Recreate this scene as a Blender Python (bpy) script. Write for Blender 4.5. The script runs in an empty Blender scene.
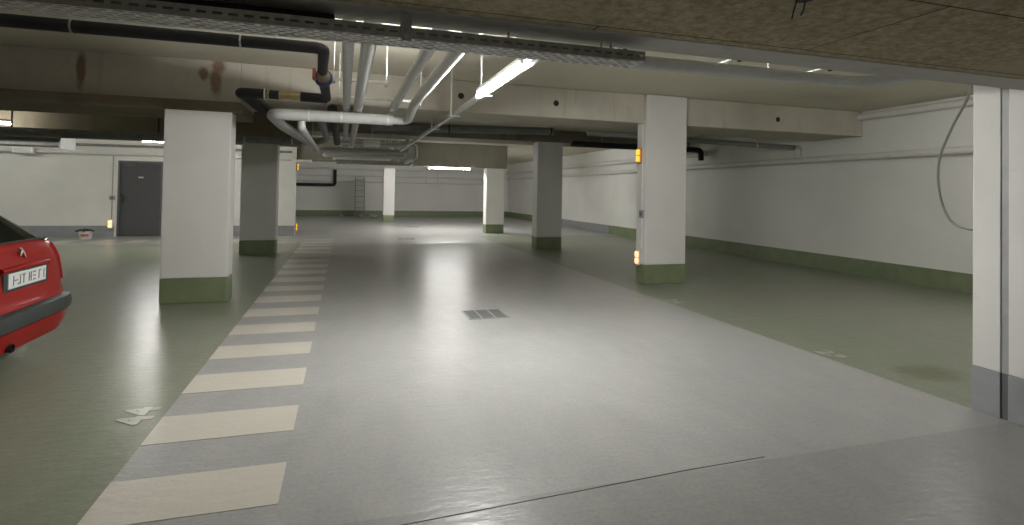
import bpy, bmesh, math, random
from mathutils import Vector, Matrix
random.seed(7)
SC = bpy.context.scene
COL = SC.collection
PI = math.pi

# ------------------------------------------------------------------ materials
def new_mat(name):
    m = bpy.data.materials.new(name); m.use_nodes = True
    nt = m.node_tree; b = nt.nodes['Principled BSDF']
    return m, nt, b

def N(nt, kind, **kw):
    n = nt.nodes.new(kind)
    for k, v in kw.items():
        if k in n.inputs: n.inputs[k].default_value = v
        else: setattr(n, k, v)
    return n

def mix(nt, a, b, fac):
    n = nt.nodes.new('ShaderNodeMix'); n.data_type = 'RGBA'
    for s, v in ((6, a), (7, b), (0, fac)):
        if hasattr(v, 'is_linked') or isinstance(v, bpy.types.NodeSocket): nt.links.new(v, n.inputs[s])
        elif s == 0: n.inputs[0].default_value = v
        else: n.inputs[s].default_value = (*v, 1)
    return n.outputs[2]

def ramp(nt, src, p0, p1):
    n = nt.nodes.new('ShaderNodeMapRange'); n.inputs[1].default_value = p0; n.inputs[2].default_value = p1
    nt.links.new(src, n.inputs[0]); return n.outputs[0]

def coords(nt, scale=(1, 1, 1)):
    t = nt.nodes.new('ShaderNodeNewGeometry')
    mp = nt.nodes.new('ShaderNodeMapping'); mp.inputs['Scale'].default_value = scale
    nt.links.new(t.outputs['Position'], mp.inputs[0]); return mp.outputs[0]

def noise(nt, scale, detail=4, vec=None, rough=0.55):
    n = nt.nodes.new('ShaderNodeTexNoise'); n.inputs['Scale'].default_value = scale
    n.inputs['Detail'].default_value = detail; n.inputs['Roughness'].default_value = rough
    nt.links.new(vec if vec else coords(nt), n.inputs['Vector']); return n.outputs['Fac']

def bump(nt, b, src, strength, dist=0.01):
    n = nt.nodes.new('ShaderNodeBump'); n.inputs['Strength'].default_value = strength; n.inputs['Distance'].default_value = dist
    nt.links.new(src, n.inputs['Height']); nt.links.new(n.outputs[0], b.inputs['Normal'])

def plain(name, col, rough=0.5, metal=0.0, var=0.06, scale=9, bmp=0.0, coat=0.0, spec=0.5):
    m, nt, b = new_mat(name)
    f = noise(nt, scale, 3)
    c = mix(nt, tuple(max(0, x * (1 - var * 2)) for x in col), tuple(min(1, x * (1 + var * 2)) for x in col), ramp(nt, f, .25, .75))
    nt.links.new(c, b.inputs['Base Color'])
    b.inputs['Roughness'].default_value = rough; b.inputs['Metallic'].default_value = metal
    b.inputs['Coat Weight'].default_value = coat; b.inputs['Specular IOR Level'].default_value = spec
    if bmp: bump(nt, b, noise(nt, scale * 6, 3), bmp, .004)
    return m

def emit(name, col, strength):
    m, nt, b = new_mat(name)
    b.inputs['Base Color'].default_value = (*col, 1); b.inputs['Emission Color'].default_value = (*col, 1)
    b.inputs['Emission Strength'].default_value = strength; b.inputs['Roughness'].default_value = .4
    return m

def paint_wall(name, col):
    m, nt, b = new_mat(name)
    f = noise(nt, 1.3, 5); g = noise(nt, 14, 4)
    c = mix(nt, tuple(x * .93 for x in col), col, ramp(nt, f, .35, .65))
    c = mix(nt, c, tuple(x * .88 for x in col), ramp(nt, g, .62, .85))
    nt.links.new(c, b.inputs['Base Color']); b.inputs['Roughness'].default_value = .62
    b.inputs['Specular IOR Level'].default_value = .3
    bump(nt, b, noise(nt, 90, 3), .12, .003)
    return m

def concrete(name, a, bcol, rust=False):
    m, nt, b = new_mat(name)
    v = coords(nt)
    f = noise(nt, 1.6, 6, v, .65); g = noise(nt, 22, 5, v)
    st = noise(nt, 3.0, 4, coords(nt, (2.2, 2.2, .25)))
    c = mix(nt, a, bcol, ramp(nt, f, .35, .65))
    c = mix(nt, c, tuple(x * .72 for x in a), ramp(nt, st, .58, .8))
    c = mix(nt, c, tuple(x * .8 for x in a), ramp(nt, g, .6, .85))
    if rust:
        # rust runs on the beam face, fixed to the concrete
        def blob(cx, cz, rx, rz, p0, p1):
            mp = nt.nodes.new('ShaderNodeMapping'); mp.inputs['Location'].default_value = (-cx / rx, 0, -cz / rz)
            mp.inputs['Scale'].default_value = (1 / rx, 0, 1 / rz)
            gm = nt.nodes.new('ShaderNodeNewGeometry'); nt.links.new(gm.outputs['Position'], mp.inputs[0])
            ln = nt.nodes.new('ShaderNodeVectorMath'); ln.operation = 'LENGTH'; nt.links.new(mp.outputs[0], ln.inputs[0])
            nz = noise(nt, 9, 5, coords(nt, (1, 1, .35)), .7)
            ad = nt.nodes.new('ShaderNodeMath'); ad.operation = 'MULTIPLY_ADD'; ad.inputs[1].default_value = 1.6
            nt.links.new(nz, ad.inputs[0]); nt.links.new(ln.outputs['Value'], ad.inputs[2])
            return ramp(nt, ad.outputs[0], p0, p1)
        for cx, cz, rx, rz in ((-1.55, 2.93, .10, .12), (-1.58, 2.74, .09, .2), (-1.72, 2.82, .06, .09), (-3.02, 2.78, .05, .25)):
            c = mix(nt, c, (.24, .17, .12), blob(cx, cz, rx, rz, 1.9, 1.35))
    nt.links.new(c, b.inputs['Base Color']); b.inputs['Roughness'].default_value = .85
    b.inputs['Specular IOR Level'].default_value = .25
    bump(nt, b, g, .25, .006)
    return m

def woodwool(name, a, bcol, seams):
    m, nt, b = new_mat(name)
    v = coords(nt)
    f = noise(nt, 26, 8, v, .75); g = noise(nt, 1.1, 4, v); h = noise(nt, 75, 4, v, .7)
    c = mix(nt, a, bcol, ramp(nt, f, .36, .64))
    c = mix(nt, c, tuple(x * .55 for x in a), ramp(nt, h, .55, .75))
    c = mix(nt, c, tuple(x * .82 for x in bcol), ramp(nt, g, .5, .75))
    if seams:
        br = nt.nodes.new('ShaderNodeTexBrick')
        mp = nt.nodes.new('ShaderNodeMapping'); mp.inputs['Location'].default_value = seams
        gm = nt.nodes.new('ShaderNodeNewGeometry'); nt.links.new(gm.outputs['Position'], mp.inputs[0]); nt.links.new(mp.outputs[0], br.inputs['Vector'])
        br.inputs['Scale'].default_value = 1; br.inputs['Brick Width'].default_value = 2.0; br.inputs['Row Height'].default_value = .6
        br.inputs['Mortar Size'].default_value = .004; br.inputs['Mortar Smooth'].default_value = .2
        c = mix(nt, c, (.05, .042, .03), br.outputs['Fac'])
    nt.links.new(c, b.inputs['Base Color']); b.inputs['Roughness'].default_value = .95; b.inputs['Specular IOR Level'].default_value = .1
    bump(nt, b, f, .5, .008)
    return m

def epoxy(name, a, bcol, worn, stain=None):
    m, nt, b = new_mat(name)
    v = coords(nt)
    f = noise(nt, .9, 6, v, .6); g = noise(nt, 5, 6, coords(nt, (1, .45, 1)), .65); s = noise(nt, 45, 4, v)
    c = mix(nt, a, bcol, ramp(nt, f, .15, .85))
    c = mix(nt, c, worn, ramp(nt, g, .2, 1.0))
    c = mix(nt, c, tuple(x * .85 for x in a), ramp(nt, s, .4, 1.1))
    if stain:
        mp = nt.nodes.new('ShaderNodeMapping'); cx, cy, rx, ry = stain
        mp.inputs['Location'].default_value = (-cx / rx, -cy / ry, 0); mp.inputs['Scale'].default_value = (1 / rx, 1 / ry, 0)
        nt.links.new(v, mp.inputs[0])
        ln = nt.nodes.new('ShaderNodeVectorMath'); ln.operation = 'LENGTH'; nt.links.new(mp.outputs[0], ln.inputs[0])
        ad = nt.nodes.new('ShaderNodeMath'); ad.operation = 'MULTIPLY_ADD'; ad.inputs[1].default_value = .9
        nt.links.new(noise(nt, 6, 4, v), ad.inputs[0]); nt.links.new(ln.outputs['Value'], ad.inputs[2])
        c = mix(nt, c, (.13, .138, .08), ramp(nt, ad.outputs[0], 1.7, 1.05))
    nt.links.new(c, b.inputs['Base Color'])
    b.inputs['Roughness'].default_value = .30
    b.inputs['Specular IOR Level'].default_value = .42
    w = noise(nt, 14, 4, coords(nt, (.6, 1.3, 1))); fine = noise(nt, 60, 2, v)
    ad = nt.nodes.new('ShaderNodeMath'); ad.operation = 'MULTIPLY_ADD'; ad.inputs[1].default_value = .12
    nt.links.new(fine, ad.inputs[0]); nt.links.new(w, ad.inputs[2])
    bump(nt, b, ad.outputs[0], .26, .012)
    return m

M = {}
M['wall'] = paint_wall('white_wall_paint', (.69, .685, .65))
M['column'] = paint_wall('white_column_paint', (.66, .65, .625))
M['green_base'] = plain('green_base_paint', (.155, .19, .105), .5, var=.08, scale=5)
M['grey_base'] = plain('grey_base_paint', (.25, .26, .27), .5, var=.06, scale=5)
M['concrete'] = concrete('grey_concrete', (.46, .435, .37), (.54, .505, .435), True)
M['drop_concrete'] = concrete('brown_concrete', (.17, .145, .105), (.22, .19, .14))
M['beam_shaded'] = concrete('shaded_concrete', (.22, .21, .17), (.27, .25, .21))  # darker concrete copy: shade of unlit far beams put into the colour
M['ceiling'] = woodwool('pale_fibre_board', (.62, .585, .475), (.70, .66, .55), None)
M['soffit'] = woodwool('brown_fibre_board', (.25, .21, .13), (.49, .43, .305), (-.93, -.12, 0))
M['soffit_edge'] = concrete('smooth_concrete', (.42, .41, .38), (.48, .47, .44))
M['floor_grey'] = epoxy('grey_epoxy', (.265, .265, .26), (.335, .335, .327), (.41, .41, .40))
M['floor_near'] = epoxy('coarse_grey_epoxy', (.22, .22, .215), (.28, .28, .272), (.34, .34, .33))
M['floor_green'] = epoxy('green_epoxy', (.15, .167, .115), (.20, .216, .158), (.27, .286, .226), (4.55, 3.28, .27, .19))
M['stripe'] = epoxy('cream_line_paint', (.54, .51, .45), (.58, .55, .49), (.50, .47, .42))
M['number'] = epoxy('worn_white_paint', (.40, .41, .355), (.46, .47, .41), (.30, .31, .26))
M['worn_line'] = epoxy('worn_grey_line', (.235, .245, .20), (.29, .30, .25), (.22, .23, .18))
M['joint'] = plain('dark_joint', (.05, .05, .048), .8)
M['door'] = plain('anthracite_door', (.065, .065, .07), .45, var=.05)
M['frame'] = plain('door_frame_grey', (.10, .10, .105), .5)
M['white_metal'] = plain('white_enamel', (.75, .75, .72), .4)
M['insul'] = plain('grey_pvc_jacket', (.47, .48, .47), .5, var=.04, scale=14, bmp=.08)
M['insul_dark'] = plain('dusty_grey_pipe', (.20, .205, .20), .5, var=.08)
M['wallpipe'] = plain('cream_painted_pipe', (.62, .61, .57), .45, var=.03)
M['black'] = plain('black_foam', (.012, .012, .016), .75, var=.15, bmp=.1)
M['brass'] = plain('dull_brass', (.42, .33, .18), .38, .85)
M['galv'] = plain('galvanised_steel', (.62, .62, .60), .5, .3, var=.12, scale=30)
M['galv_dull'] = plain('dull_galvanised_steel', (.36, .35, .31), .55, .2, var=.12, scale=30)
M['blue'] = plain('blue_enamel', (.02, .03, .13), .5)
M['red_plastic'] = plain('red_plastic', (.24, .06, .03), .5)
M['rubber'] = plain('black_rubber', (.015, .015, .015), .7)
M['steel'] = plain('bare_steel', (.42, .42, .42), .3, .9)
M['grate'] = plain('grate_iron', (.15, .15, .145), .6, .1)
M['hole'] = plain('dark_hole', (.02, .018, .016), .9)
M['orange'] = plain('amber_housing', (.55, .26, .06), .4)
M['amber'] = emit('amber_lens', (1, .50, .05), 1.0)
M['pale_amber'] = emit('pale_amber_lens', (1, .66, .36), .9)
M['switch'] = plain('grey_switch_box', (.30, .30, .31), .5)
M['tube'] = emit('fluorescent_tube', (1, .99, .955), 480)
M['fill_back'] = emit('fill_light_rear', (1, .99, .955), 30)  # emission of the fill lamp added behind the camera
M['fill_stall'] = emit('fill_light_stall', (1, .99, .955), 135)  # added fill over the stalls, never in view
M['fill_bay'] = emit('fill_light_bay', (1, .99, .95), 130)  # shared by two unseen lamps added to lift the bays
M['tube_far'] = emit('fluorescent_tube_far', (1, .99, .95), 170)
M['fill_hidden'] = emit('fill_light_hidden', (1, .99, .95), 850)  # strong fill added behind the far beam to light the far floor
M['tube_side'] = emit('fluorescent_tube_side', (1, .995, .95), 250)
M['fill_left'] = emit('fill_light_left', (1, .995, .95), 130)  # added off to the left to brighten the door wall
M['tube_dim'] = emit('fluorescent_tube_dim', (1, .99, .92), 60)
M['car_red'] = plain('red_car_paint', (.23, .008, .006), .45, var=.01, coat=.12, spec=.2)
M['car_trim'] = plain('grey_bumper_rubber', (.03, .035, .034), .55)
M['car_glass'] = plain('dark_car_glass', (.012, .014, .011), .08, var=0, spec=.6)
M['chrome'] = plain('chrome', (.75, .75, .75), .12, 1.0, var=.01)
M['lens_red'] = plain('red_lamp_lens', (.30, .015, .015), .15, coat=.7)
M['plate'] = plain('licence_plate_white', (.62, .63, .62), .22, coat=.6, var=.02)
M['ink'] = plain('worn_plate_ink', (.16, .16, .17), .4)
M['bucket'] = plain('white_bucket_plastic', (.66, .64, .60), .4)
M['bucket_label'] = plain('red_printed_label', (.42, .07, .06), .45)
M['rubble'] = plain('dark_rubbish', (.03, .04, .03), .8)
M['ladder'] = plain('aluminium', (.27, .27, .26), .45, .3)
M['litter'] = plain('crumpled_plastic', (.40, .42, .40), .5)
M['wire'] = plain('grey_cable_sheath', (.16, .16, .155), .5)
M['led'] = plain('lamp_diffuser_off', (.8, .8, .78), .4)

# ------------------------------------------------------------------ mesh builder
class MB:
    def __init__(s): s.bm = bmesh.new()
    def box(s, x0, x1, y0, y1, z0, z1, bev=0.0):
        r = bmesh.ops.create_cube(s.bm, size=1)
        for v in r['verts']:
            v.co = Vector(((x0 + x1) / 2 + v.co.x * (x1 - x0), (y0 + y1) / 2 + v.co.y * (y1 - y0), (z0 + z1) / 2 + v.co.z * (z1 - z0)))
        if bev:
            es = list({e for v in r['verts'] for e in v.link_edges})
            bmesh.ops.bevel(s.bm, geom=es, offset=bev, segments=2, affect='EDGES', profile=.6)
        return s
    def quad(s, pts):
        s.bm.faces.new([s.bm.verts.new(p) for p in pts]); return s
    def tube(s, pts, r, seg=14, bend=0.0, cap=True, radii=None):
        P = [Vector(p) for p in pts]
        if bend:
            Q = [P[0]]
            for i in range(1, len(P) - 1):
                a = (P[i - 1] - P[i]); b = (P[i + 1] - P[i]); L = min(bend, a.length * .49, b.length * .49)
                a.normalize(); b.normalize()
                p0 = P[i] + a * L; p2 = P[i] + b * L
                for k in range(7):
                    t = k / 6; Q.append((1 - t) ** 2 * p0 + 2 * t * (1 - t) * P[i] + t * t * p2)
            Q.append(P[-1]); P = Q
        d = (P[1] - P[0]).normalized()
        up = Vector((0, 0, 1)) if abs(d.z) < .9 else Vector((1, 0, 0))
        n = d.cross(up).normalized(); rings = []
        for i, p in enumerate(P):
            if i == 0: t = P[1] - P[0]
            elif i == len(P) - 1: t = P[-1] - P[-2]
            else: t = (P[i + 1] - P[i]).normalized() + (P[i] - P[i - 1]).normalized()
            t.normalize(); n = (n - t * n.dot(t)).normalized(); b = t.cross(n)
            rr = radii[i] if radii else r
            rings.append([s.bm.verts.new(p + (n * math.cos(2 * PI * k / seg) + b * math.sin(2 * PI * k / seg)) * rr) for k in range(seg)])
        for A, B in zip(rings, rings[1:]):
            for k in range(seg): s.bm.faces.new((A[k], A[(k + 1) % seg], B[(k + 1) % seg], B[k]))
        if cap:
            s.bm.faces.new(rings[0][::-1]); s.bm.faces.new(rings[-1])
        return s
    def lathe(s, c, prof, seg=20, axis='z'):
        c = Vector(c); rings = []
        for r, h in prof:
            ring = []
            for k in range(seg):
                a = 2 * PI * k / seg; u, v = r * math.cos(a), r * math.sin(a)
                o = {'z': (u, v, h), 'y': (u, h, v), 'x': (h, u, v)}[axis]
                ring.append(s.bm.verts.new(c + Vector(o)))
            rings.append(ring)
        for A, B in zip(rings, rings[1:]):
            for k in range(seg): s.bm.faces.new((A[k], A[(k + 1) % seg], B[(k + 1) % seg], B[k]))
        s.bm.faces.new(rings[0][::-1]); s.bm.faces.new(rings[-1]); return s
    def build(s, name, mats, parent=None, smooth=False, origin=None):
        bmesh.ops.recalc_face_normals(s.bm, faces=s.bm.faces[:])
        vs = s.bm.verts
        if parent is not None:
            o0 = parent['_loc'] if '_loc' in parent else parent.location
            o0 = WLOC[parent.name]
        elif origin is not None: o0 = Vector(origin)
        else:
            xs = [v.co.x for v in vs]; ys = [v.co.y for v in vs]; zs = [v.co.z for v in vs]
            o0 = Vector(((min(xs) + max(xs)) / 2, (min(ys) + max(ys)) / 2, min(zs)))
        for v in vs: v.co -= o0
        me = bpy.data.meshes.new(name); s.bm.to_mesh(me); s.bm.free()
        for m in (mats if isinstance(mats, (list, tuple)) else [mats]): me.materials.append(m)
        if smooth:
            for p in me.polygons: p.use_smooth = True
            try: me.set_sharp_from_angle(angle=math.radians(40))
            except Exception: pass
        ob = bpy.data.objects.new(name, me); COL.objects.link(ob)
        if parent is not None:
            ob.parent = parent; WLOC[ob.name] = o0.copy()
        else:
            ob.location = o0; WLOC[ob.name] = o0.copy()
        return ob
WLOC = {}

def tag(o, label=None, cat=None, group=None, kind=None):
    if label: o['label'] = label
    if cat: o['category'] = cat
    if group: o['group'] = group
    if kind: o['kind'] = kind
    return o
def thing(name, loc, label, cat, group=None):
    o = bpy.data.objects.new(name, None); COL.objects.link(o); o.location = loc; o.empty_display_size = .1
    WLOC[o.name] = Vector(loc)
    return tag(o, label, cat, group)
def struct(o): o['kind'] = 'structure'; return o
def boxo(name, mat, x0, x1, y0, y1, z0, z1, bev=0, parent=None):
    return MB().box(x0, x1, y0, y1, z0, z1, bev).build(name, mat, parent)
def dup(root, delta, label, group=None):
    r = root.copy(); COL.objects.link(r); r.location = root.location + Vector(delta); r['label'] = label
    if group: r['group'] = group
    for ch in list(root.children):
        c = ch.copy(); COL.objects.link(c); c.parent = r
        for g in list(ch.children):
            d = g.copy(); COL.objects.link(d); d.parent = c
    return r

# ------------------------------------------------------------------ room shell
XL, XR, YB, YN, ZC = -11.0, 9.05, 30.4, -5.0, 3.0
fb = MB()
xs = [XL, -1.02, 4.07, XR]; ys = [YN, 2.42, 2.66, 15.1, 17.0, YB]
for i in range(3):
    for j in range(5):
        f = fb.bm.faces.new([fb.bm.verts.new(p) for p in ((xs[i], ys[j], 0), (xs[i + 1], ys[j], 0), (xs[i + 1], ys[j + 1], 0), (xs[i], ys[j + 1], 0))])
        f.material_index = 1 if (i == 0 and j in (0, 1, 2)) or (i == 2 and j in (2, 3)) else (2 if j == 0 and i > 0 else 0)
bmesh.ops.remove_doubles(fb.bm, verts=fb.bm.verts[:], dist=1e-4)
r = bmesh.ops.extrude_face_region(fb.bm, geom=fb.bm.faces[:])
for v in [g for g in r['geom'] if isinstance(g, bmesh.types.BMVert)]: v.co.z -= .2
for f in fb.bm.faces:
    if f.normal.z == 0: pass
floor = struct(fb.build('floor', [M['floor_grey'], M['floor_green'], M['floor_near']], origin=(0, 0, 0)))
# painted crossing stripes
k = 0
y = 1.86
while y < 15.9:
    boxo('painted_stripe', M['stripe'], -1.02, -.25, y + .005, y + .395, 0, .0022, 0, floor)
    y += .78
for i in range(3):
    boxo('painted_stripe', M['stripe'], -1.85 + 0 * i, -1.42, 15.2 + .39 * 2 * i, 15.55 + .39 * 2 * i, 0, .0022, 0, floor)
for i in range(8):
    boxo('painted_stripe', M['stripe'], -8.3 + .78 * i, -7.9 + .78 * i, 15.6, 16.5, 0, .0022, 0, floor)
boxo('stall_line', M['worn_line'], 4.2, 9.0, 5.20, 5.27, 0, .002, 0, floor)
jb = MB(); jb.tube([(.25, 2.345, -.002), (1.7, 2.43, -.002), (2.2, 2.445, -.002)], .0045, 6, 0, True, [.004, .0045, .004, .0022]); jb.build('floor_joint', M['joint'], floor)
def floor_number(txt, x, yy, size, rot):
    c = bpy.data.curves.new('stall_number', 'FONT'); c.body = txt; c.size = size; c.extrude = .001; c.offset = .011; c.space_character = 1.15
    c.align_x = 'CENTER'; c.align_y = 'CENTER'
    t = bpy.data.objects.new('tmp_text', c); COL.objects.link(t)
    bpy.context.view_layer.update()
    me = bpy.data.meshes.new_from_object(t.evaluated_get(bpy.context.evaluated_depsgraph_get()))
    bpy.data.objects.remove(t)
    me.materials.clear(); me.materials.append(M['number'])
    o = bpy.data.objects.new('stall_number', me); COL.objects.link(o); o.parent = floor
    o.location = (x, yy, .0025); o.rotation_euler = (0, 0, rot); return o
floor_number('44', -1.16, 3.87, .25, PI / 2)
floor_number('23', 4.2, 3.88, .22, -PI / 2)
floor_number('24', 4.2, 6.32, .22, -PI / 2)

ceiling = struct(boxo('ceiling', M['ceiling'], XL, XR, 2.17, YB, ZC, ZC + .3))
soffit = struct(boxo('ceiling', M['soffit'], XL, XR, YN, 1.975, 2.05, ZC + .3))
struct(boxo('trim_1', M['soffit_edge'], XL, XR, 1.976, 2.168, 2.047, ZC + .3))
struct(boxo('wall_right', M['wall'], XR, XR + .2, YN, YB + .2, -.2, ZC + .3))
struct(boxo('wall_back', M['wall'], XL, XR, YB, YB + .2, -.2, ZC + .3))
struct(boxo('wall_front', M['wall'], XL, XR, YN - .2, YN, -.2, ZC + .3))
struct(boxo('wall_side', M['wall'], XL - .2, XL, YN - .2, YB + .2, -.2, ZC + .3))
# wall with the door: pieces around the opening share one mesh
WY = 17.55
wl = MB(); DX0, DX1, DZ = -5.94, -4.86, 2.09
wl.box(XL, DX0, WY, WY + .22, 0, ZC); wl.box(DX0, DX1, WY, WY + .22, DZ, ZC); wl.box(DX1, -1.39, WY, WY + .22, 0, ZC)
struct(wl.build('wall_left', M['wall']))
struct(boxo('baseboard_left', M['grey_base'], XL, DX0 - .06, WY - .006, WY, 0, .3))
struct(boxo('baseboard_left', M['grey_base'], DX1 + .08, -1.39, WY - .006, WY, 0, .3))
for y0, y1, m in ((YN, 17.7, 'green_base'), (17.7, 24.0, 'grey_base'), (24.0, YB, 'green_base')):
    struct(boxo('baseboard_right', M[m], XR - .006, XR, y0, y1, 0, .3))
struct(boxo('baseboard_back', M['green_base'], XL, XR - .01, YB - .006, YB, 0, .3))
# door
door = bpy.data.objects.new('door_1', None); COL.objects.link(door); door.location = ((DX0 + DX1) / 2, WY, 0); WLOC['door_1'] = Vector(door.location); struct(door)
fr = MB(); fr.box(DX0, DX0 + .05, WY - .01, WY + .2, 0, DZ); fr.box(DX1 - .05, DX1, WY - .01, WY + .2, 0, DZ); fr.box(DX0 + .05, DX1 - .05, WY - .01, WY + .2, DZ - .06, DZ)
fr.build('door_frame', M['frame'], door)
leaf = MB().box(DX0 + .053, DX1 - .053, WY + .02, WY + .07, .008, DZ - .065, .004).build('door_leaf', M['door'], door)
h = MB(); h.box(DX0 + .10, DX0 + .145, WY + .008, WY + .02, .92, 1.16, .004); h.tube([(DX0 + .122, WY + .012, 1.06), (DX0 + .122, WY - .04, 1.06), (DX0 + .25, WY - .045, 1.06)], .01, 8, .02)
h.build('door_handle', M['rubber'], leaf)
MB().box(DX0 + .16, DX0 + .42, WY - .03, WY + .02, 1.94, 2.0, .006).build('door_closer', M['frame'], leaf)
MB().box(DX0 + .48, DX0 + .60, WY + .015, WY + .02, 1.62, 1.655).build('name_plate', M['galv'], leaf)
struct(boxo('trim_2', M['white_metal'], DX1, DX1 + .075, WY - .02, WY, 0, DZ))

# ------------------------------------------------------------------ columns
def column(x0, x1, y0, y1, top, label, base='green_base', trunk=False, group='white concrete columns'):
    t = thing('column', ((x0 + x1) / 2, (y0 + y1) / 2, 0), label, 'column', group)
    MB().box(x0, x1, y0, y1, .302, top, .012).build('shaft', M['column'], t)
    MB().box(x0 - .002, x1 + .002, y0 - .002, y1 + .002, 0, .3, .012).build('painted_base', M[base], t)
    return t
colA = column(-2.07, -1.345, 7.45, 7.77, 2.325, 'thick white column with green foot nearest the red car')
colB = column(-2.06, -1.365, 12.55, 12.95, 2.345, 'grey looking white column behind the thick one, green foot in shadow')
colR = column(4.53, 5.265, 7.62, 7.9, 2.99, 'white column with green foot carrying amber lamps, in front of the beam')
colC = column(4.61, 5.28, 12.9, 13.26, 2.685, 'middle white column with dark green foot, between the amber lamp column and the far ones')
colD = column(4.62, 5.25, 18.05, 18.45, 2.215, 'far white column with green foot under the dark beam end')
colE = column(1.665, 2.15, 24.8, 25.15, 2.38, 'small bright white column with light green foot near the ladder')
pier = thing('pier', (4.5, 1.5, 0), 'wide white pier with grey foot and a dark vertical joint', 'pier')
MB().box(4.075, 4.9, 2.475, 2.64, .295, 2.99, .006).build('shaft', M['column'], pier)
MB().box(4.073, 4.902, 2.475, 2.642, 0, .293, .004).build('painted_base', M['grey_base'], pier)
MB().box(4.075, 4.9, 2.176, 2.43, .295, 2.99, .006).build('shaft', M['column'], pier)
MB().box(4.075, 4.9, .4, 2.1755, .295, 2.04, .0).build('shaft', M['column'], pier)
MB().box(4.073, 4.902, .4, 2.432, 0, .293, .004).build('painted_base', M['grey_base'], pier)
MB().box(4.083, 4.88, 2.432, 2.473, .294, 2.98).build('joint_filler', M['switch'], pier)
MB().box(4.083, 4.88, 2.432, 2.473, 0, .293).build('joint_filler', M['frame'], pier)

# ------------------------------------------------------------------ beams
def beam(x0, x1, y0, y1, z0, z1, mat, label, holes=(), name='ceiling_beam'):
    t = thing(name, ((x0 + x1) / 2, (y0 + y1) / 2, z0), label, 'beam', 'concrete ceiling beams')
    MB().box(x0, x1, y0, y1, z0, z1, .012).build('beam_body', M[mat], t)
    for hx, hz in holes:
        MB().lathe((hx, y0 - .003, hz), [(.045, .0), (.045, .02)], 14, 'y').build('formwork_hole', M['hole'], t)
    return t
b1 = beam(-1.29, 9.04, 7.70, 8.78, 2.54, 2.995, 'concrete', 'long rust stained concrete beam with round holes crossing above the lit lamp', ((1.57, 2.77), (3.03, 2.76), (7.14, 2.745)))
MB().box(-10.9, -1.291, 7.70, 8.78, 2.475, 2.995, .004).build('beam_body', M['concrete'], b1)
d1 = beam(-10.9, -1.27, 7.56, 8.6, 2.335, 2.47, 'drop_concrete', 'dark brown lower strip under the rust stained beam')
b2 = beam(-.9, 9.04, 12.95, 14.0, 2.69, 2.995, 'beam_shaded', 'dim concrete beam resting on the middle column')
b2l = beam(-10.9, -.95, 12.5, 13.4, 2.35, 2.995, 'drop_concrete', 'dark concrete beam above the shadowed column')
b3 = beam(2.2, 5.36, 18.1, 18.7, 2.226, 2.995, 'beam_shaded', 'dark beam block right above the far ceiling lamp')
b4 = beam(-2.95, 2.19, 17.8, 18.5, 2.28, 2.995, 'beam_shaded', 'olive grey beam above the wall end with amber lamps')
MB().box(-1.95, -.95, 17.52, 17.78, 2.2, 2.27, .01).build('ledge', M['white_metal'], b4)

# ------------------------------------------------------------------ lamps
def batten(name, x0, x1, y0, y1, z, tube_mat, label, body='white_metal', hz=(.035, .075)):
    """Open batten lamp, length along the longer side; z is the tube centre."""
    t = thing(name, ((x0 + x1) / 2, (y0 + y1) / 2, z), label, 'lamp', 'fluorescent ceiling lamps')
    MB().box(x0, x1, y0, y1, z + hz[0], z + hz[1], .006).build('housing', M[body], t)
    cx, cy = (x0 + x1) / 2, (y0 + y1) / 2
    if y1 - y0 > x1 - x0:
        MB().tube([(cx, y0 + .008, z), (cx, y1 - .008, z)], .021, 6).build('tube', M[tube_mat], t)
        for yy in (y0, y1 - .007): MB().box(cx - .018, cx + .018, yy, yy + .007, z + .01, z + hz[0] + .004, .002).build('lamp_holder', M[body], t)
    else:
        MB().tube([(x0 + .008, cy, z), (x1 - .008, cy, z)], .021, 6).build('tube', M[tube_mat], t)
        for xx in (x0, x1 - .007): MB().box(xx, xx + .007, cy - .018, cy + .018, z + .01, z + hz[0] + .004, .002).build('lamp_holder', M[body], t)
    return t
near = batten('ceiling_lamp', 1.24, 1.274, 3.91, 5.32, 2.355, 'tube', 'bright lit tube lamp hung on the slanting cable channel')
batten('ceiling_lamp', 2.66, 4.06, 18.16, 18.21, 2.17, 'tube_far', 'lit tube lamp under the far dark beam', hz=(.02, .052))
batten('ceiling_lamp', -4.3, -2.95, 14.0, 14.05, 2.40, 'tube_side', 'lit tube lamp beside the thick column, above the grey door')
batten('ceiling_lamp', -7.05, -5.72, 12.0, 12.05, 2.475, 'tube_dim', 'lit tube lamp at the photo edge above the red car')
# cable channel carrying the lamp
tr = thing('cable_channel', (1.21, 3.1, 2.30), 'thin grey cable channel hung on white rods, running away from the bright lamp', 'cable channel')
ch = MB(); ch.box(1.285, 1.34, 3.2, 13.7, 2.365, 2.37); ch.box(1.285, 1.289, 3.2, 13.7, 2.37, 2.405); ch.box(1.336, 1.34, 3.2, 13.7, 2.37, 2.405)
ch.build('channel', M['galv'], tr)
for yy, zt in ((5.27, 2.995), (6.86, 2.995), (8.45, 2.545)):
    MB().tube([(1.272, yy, 2.36), (1.272, yy, zt)], .012, 8).build('hanger_rod', M['white_metal'], tr)
    MB().box(1.258, 1.385, yy - .015, yy + .015, 2.352, 2.364, .003).build('hanger_foot', M['white_metal'], tr)
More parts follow.
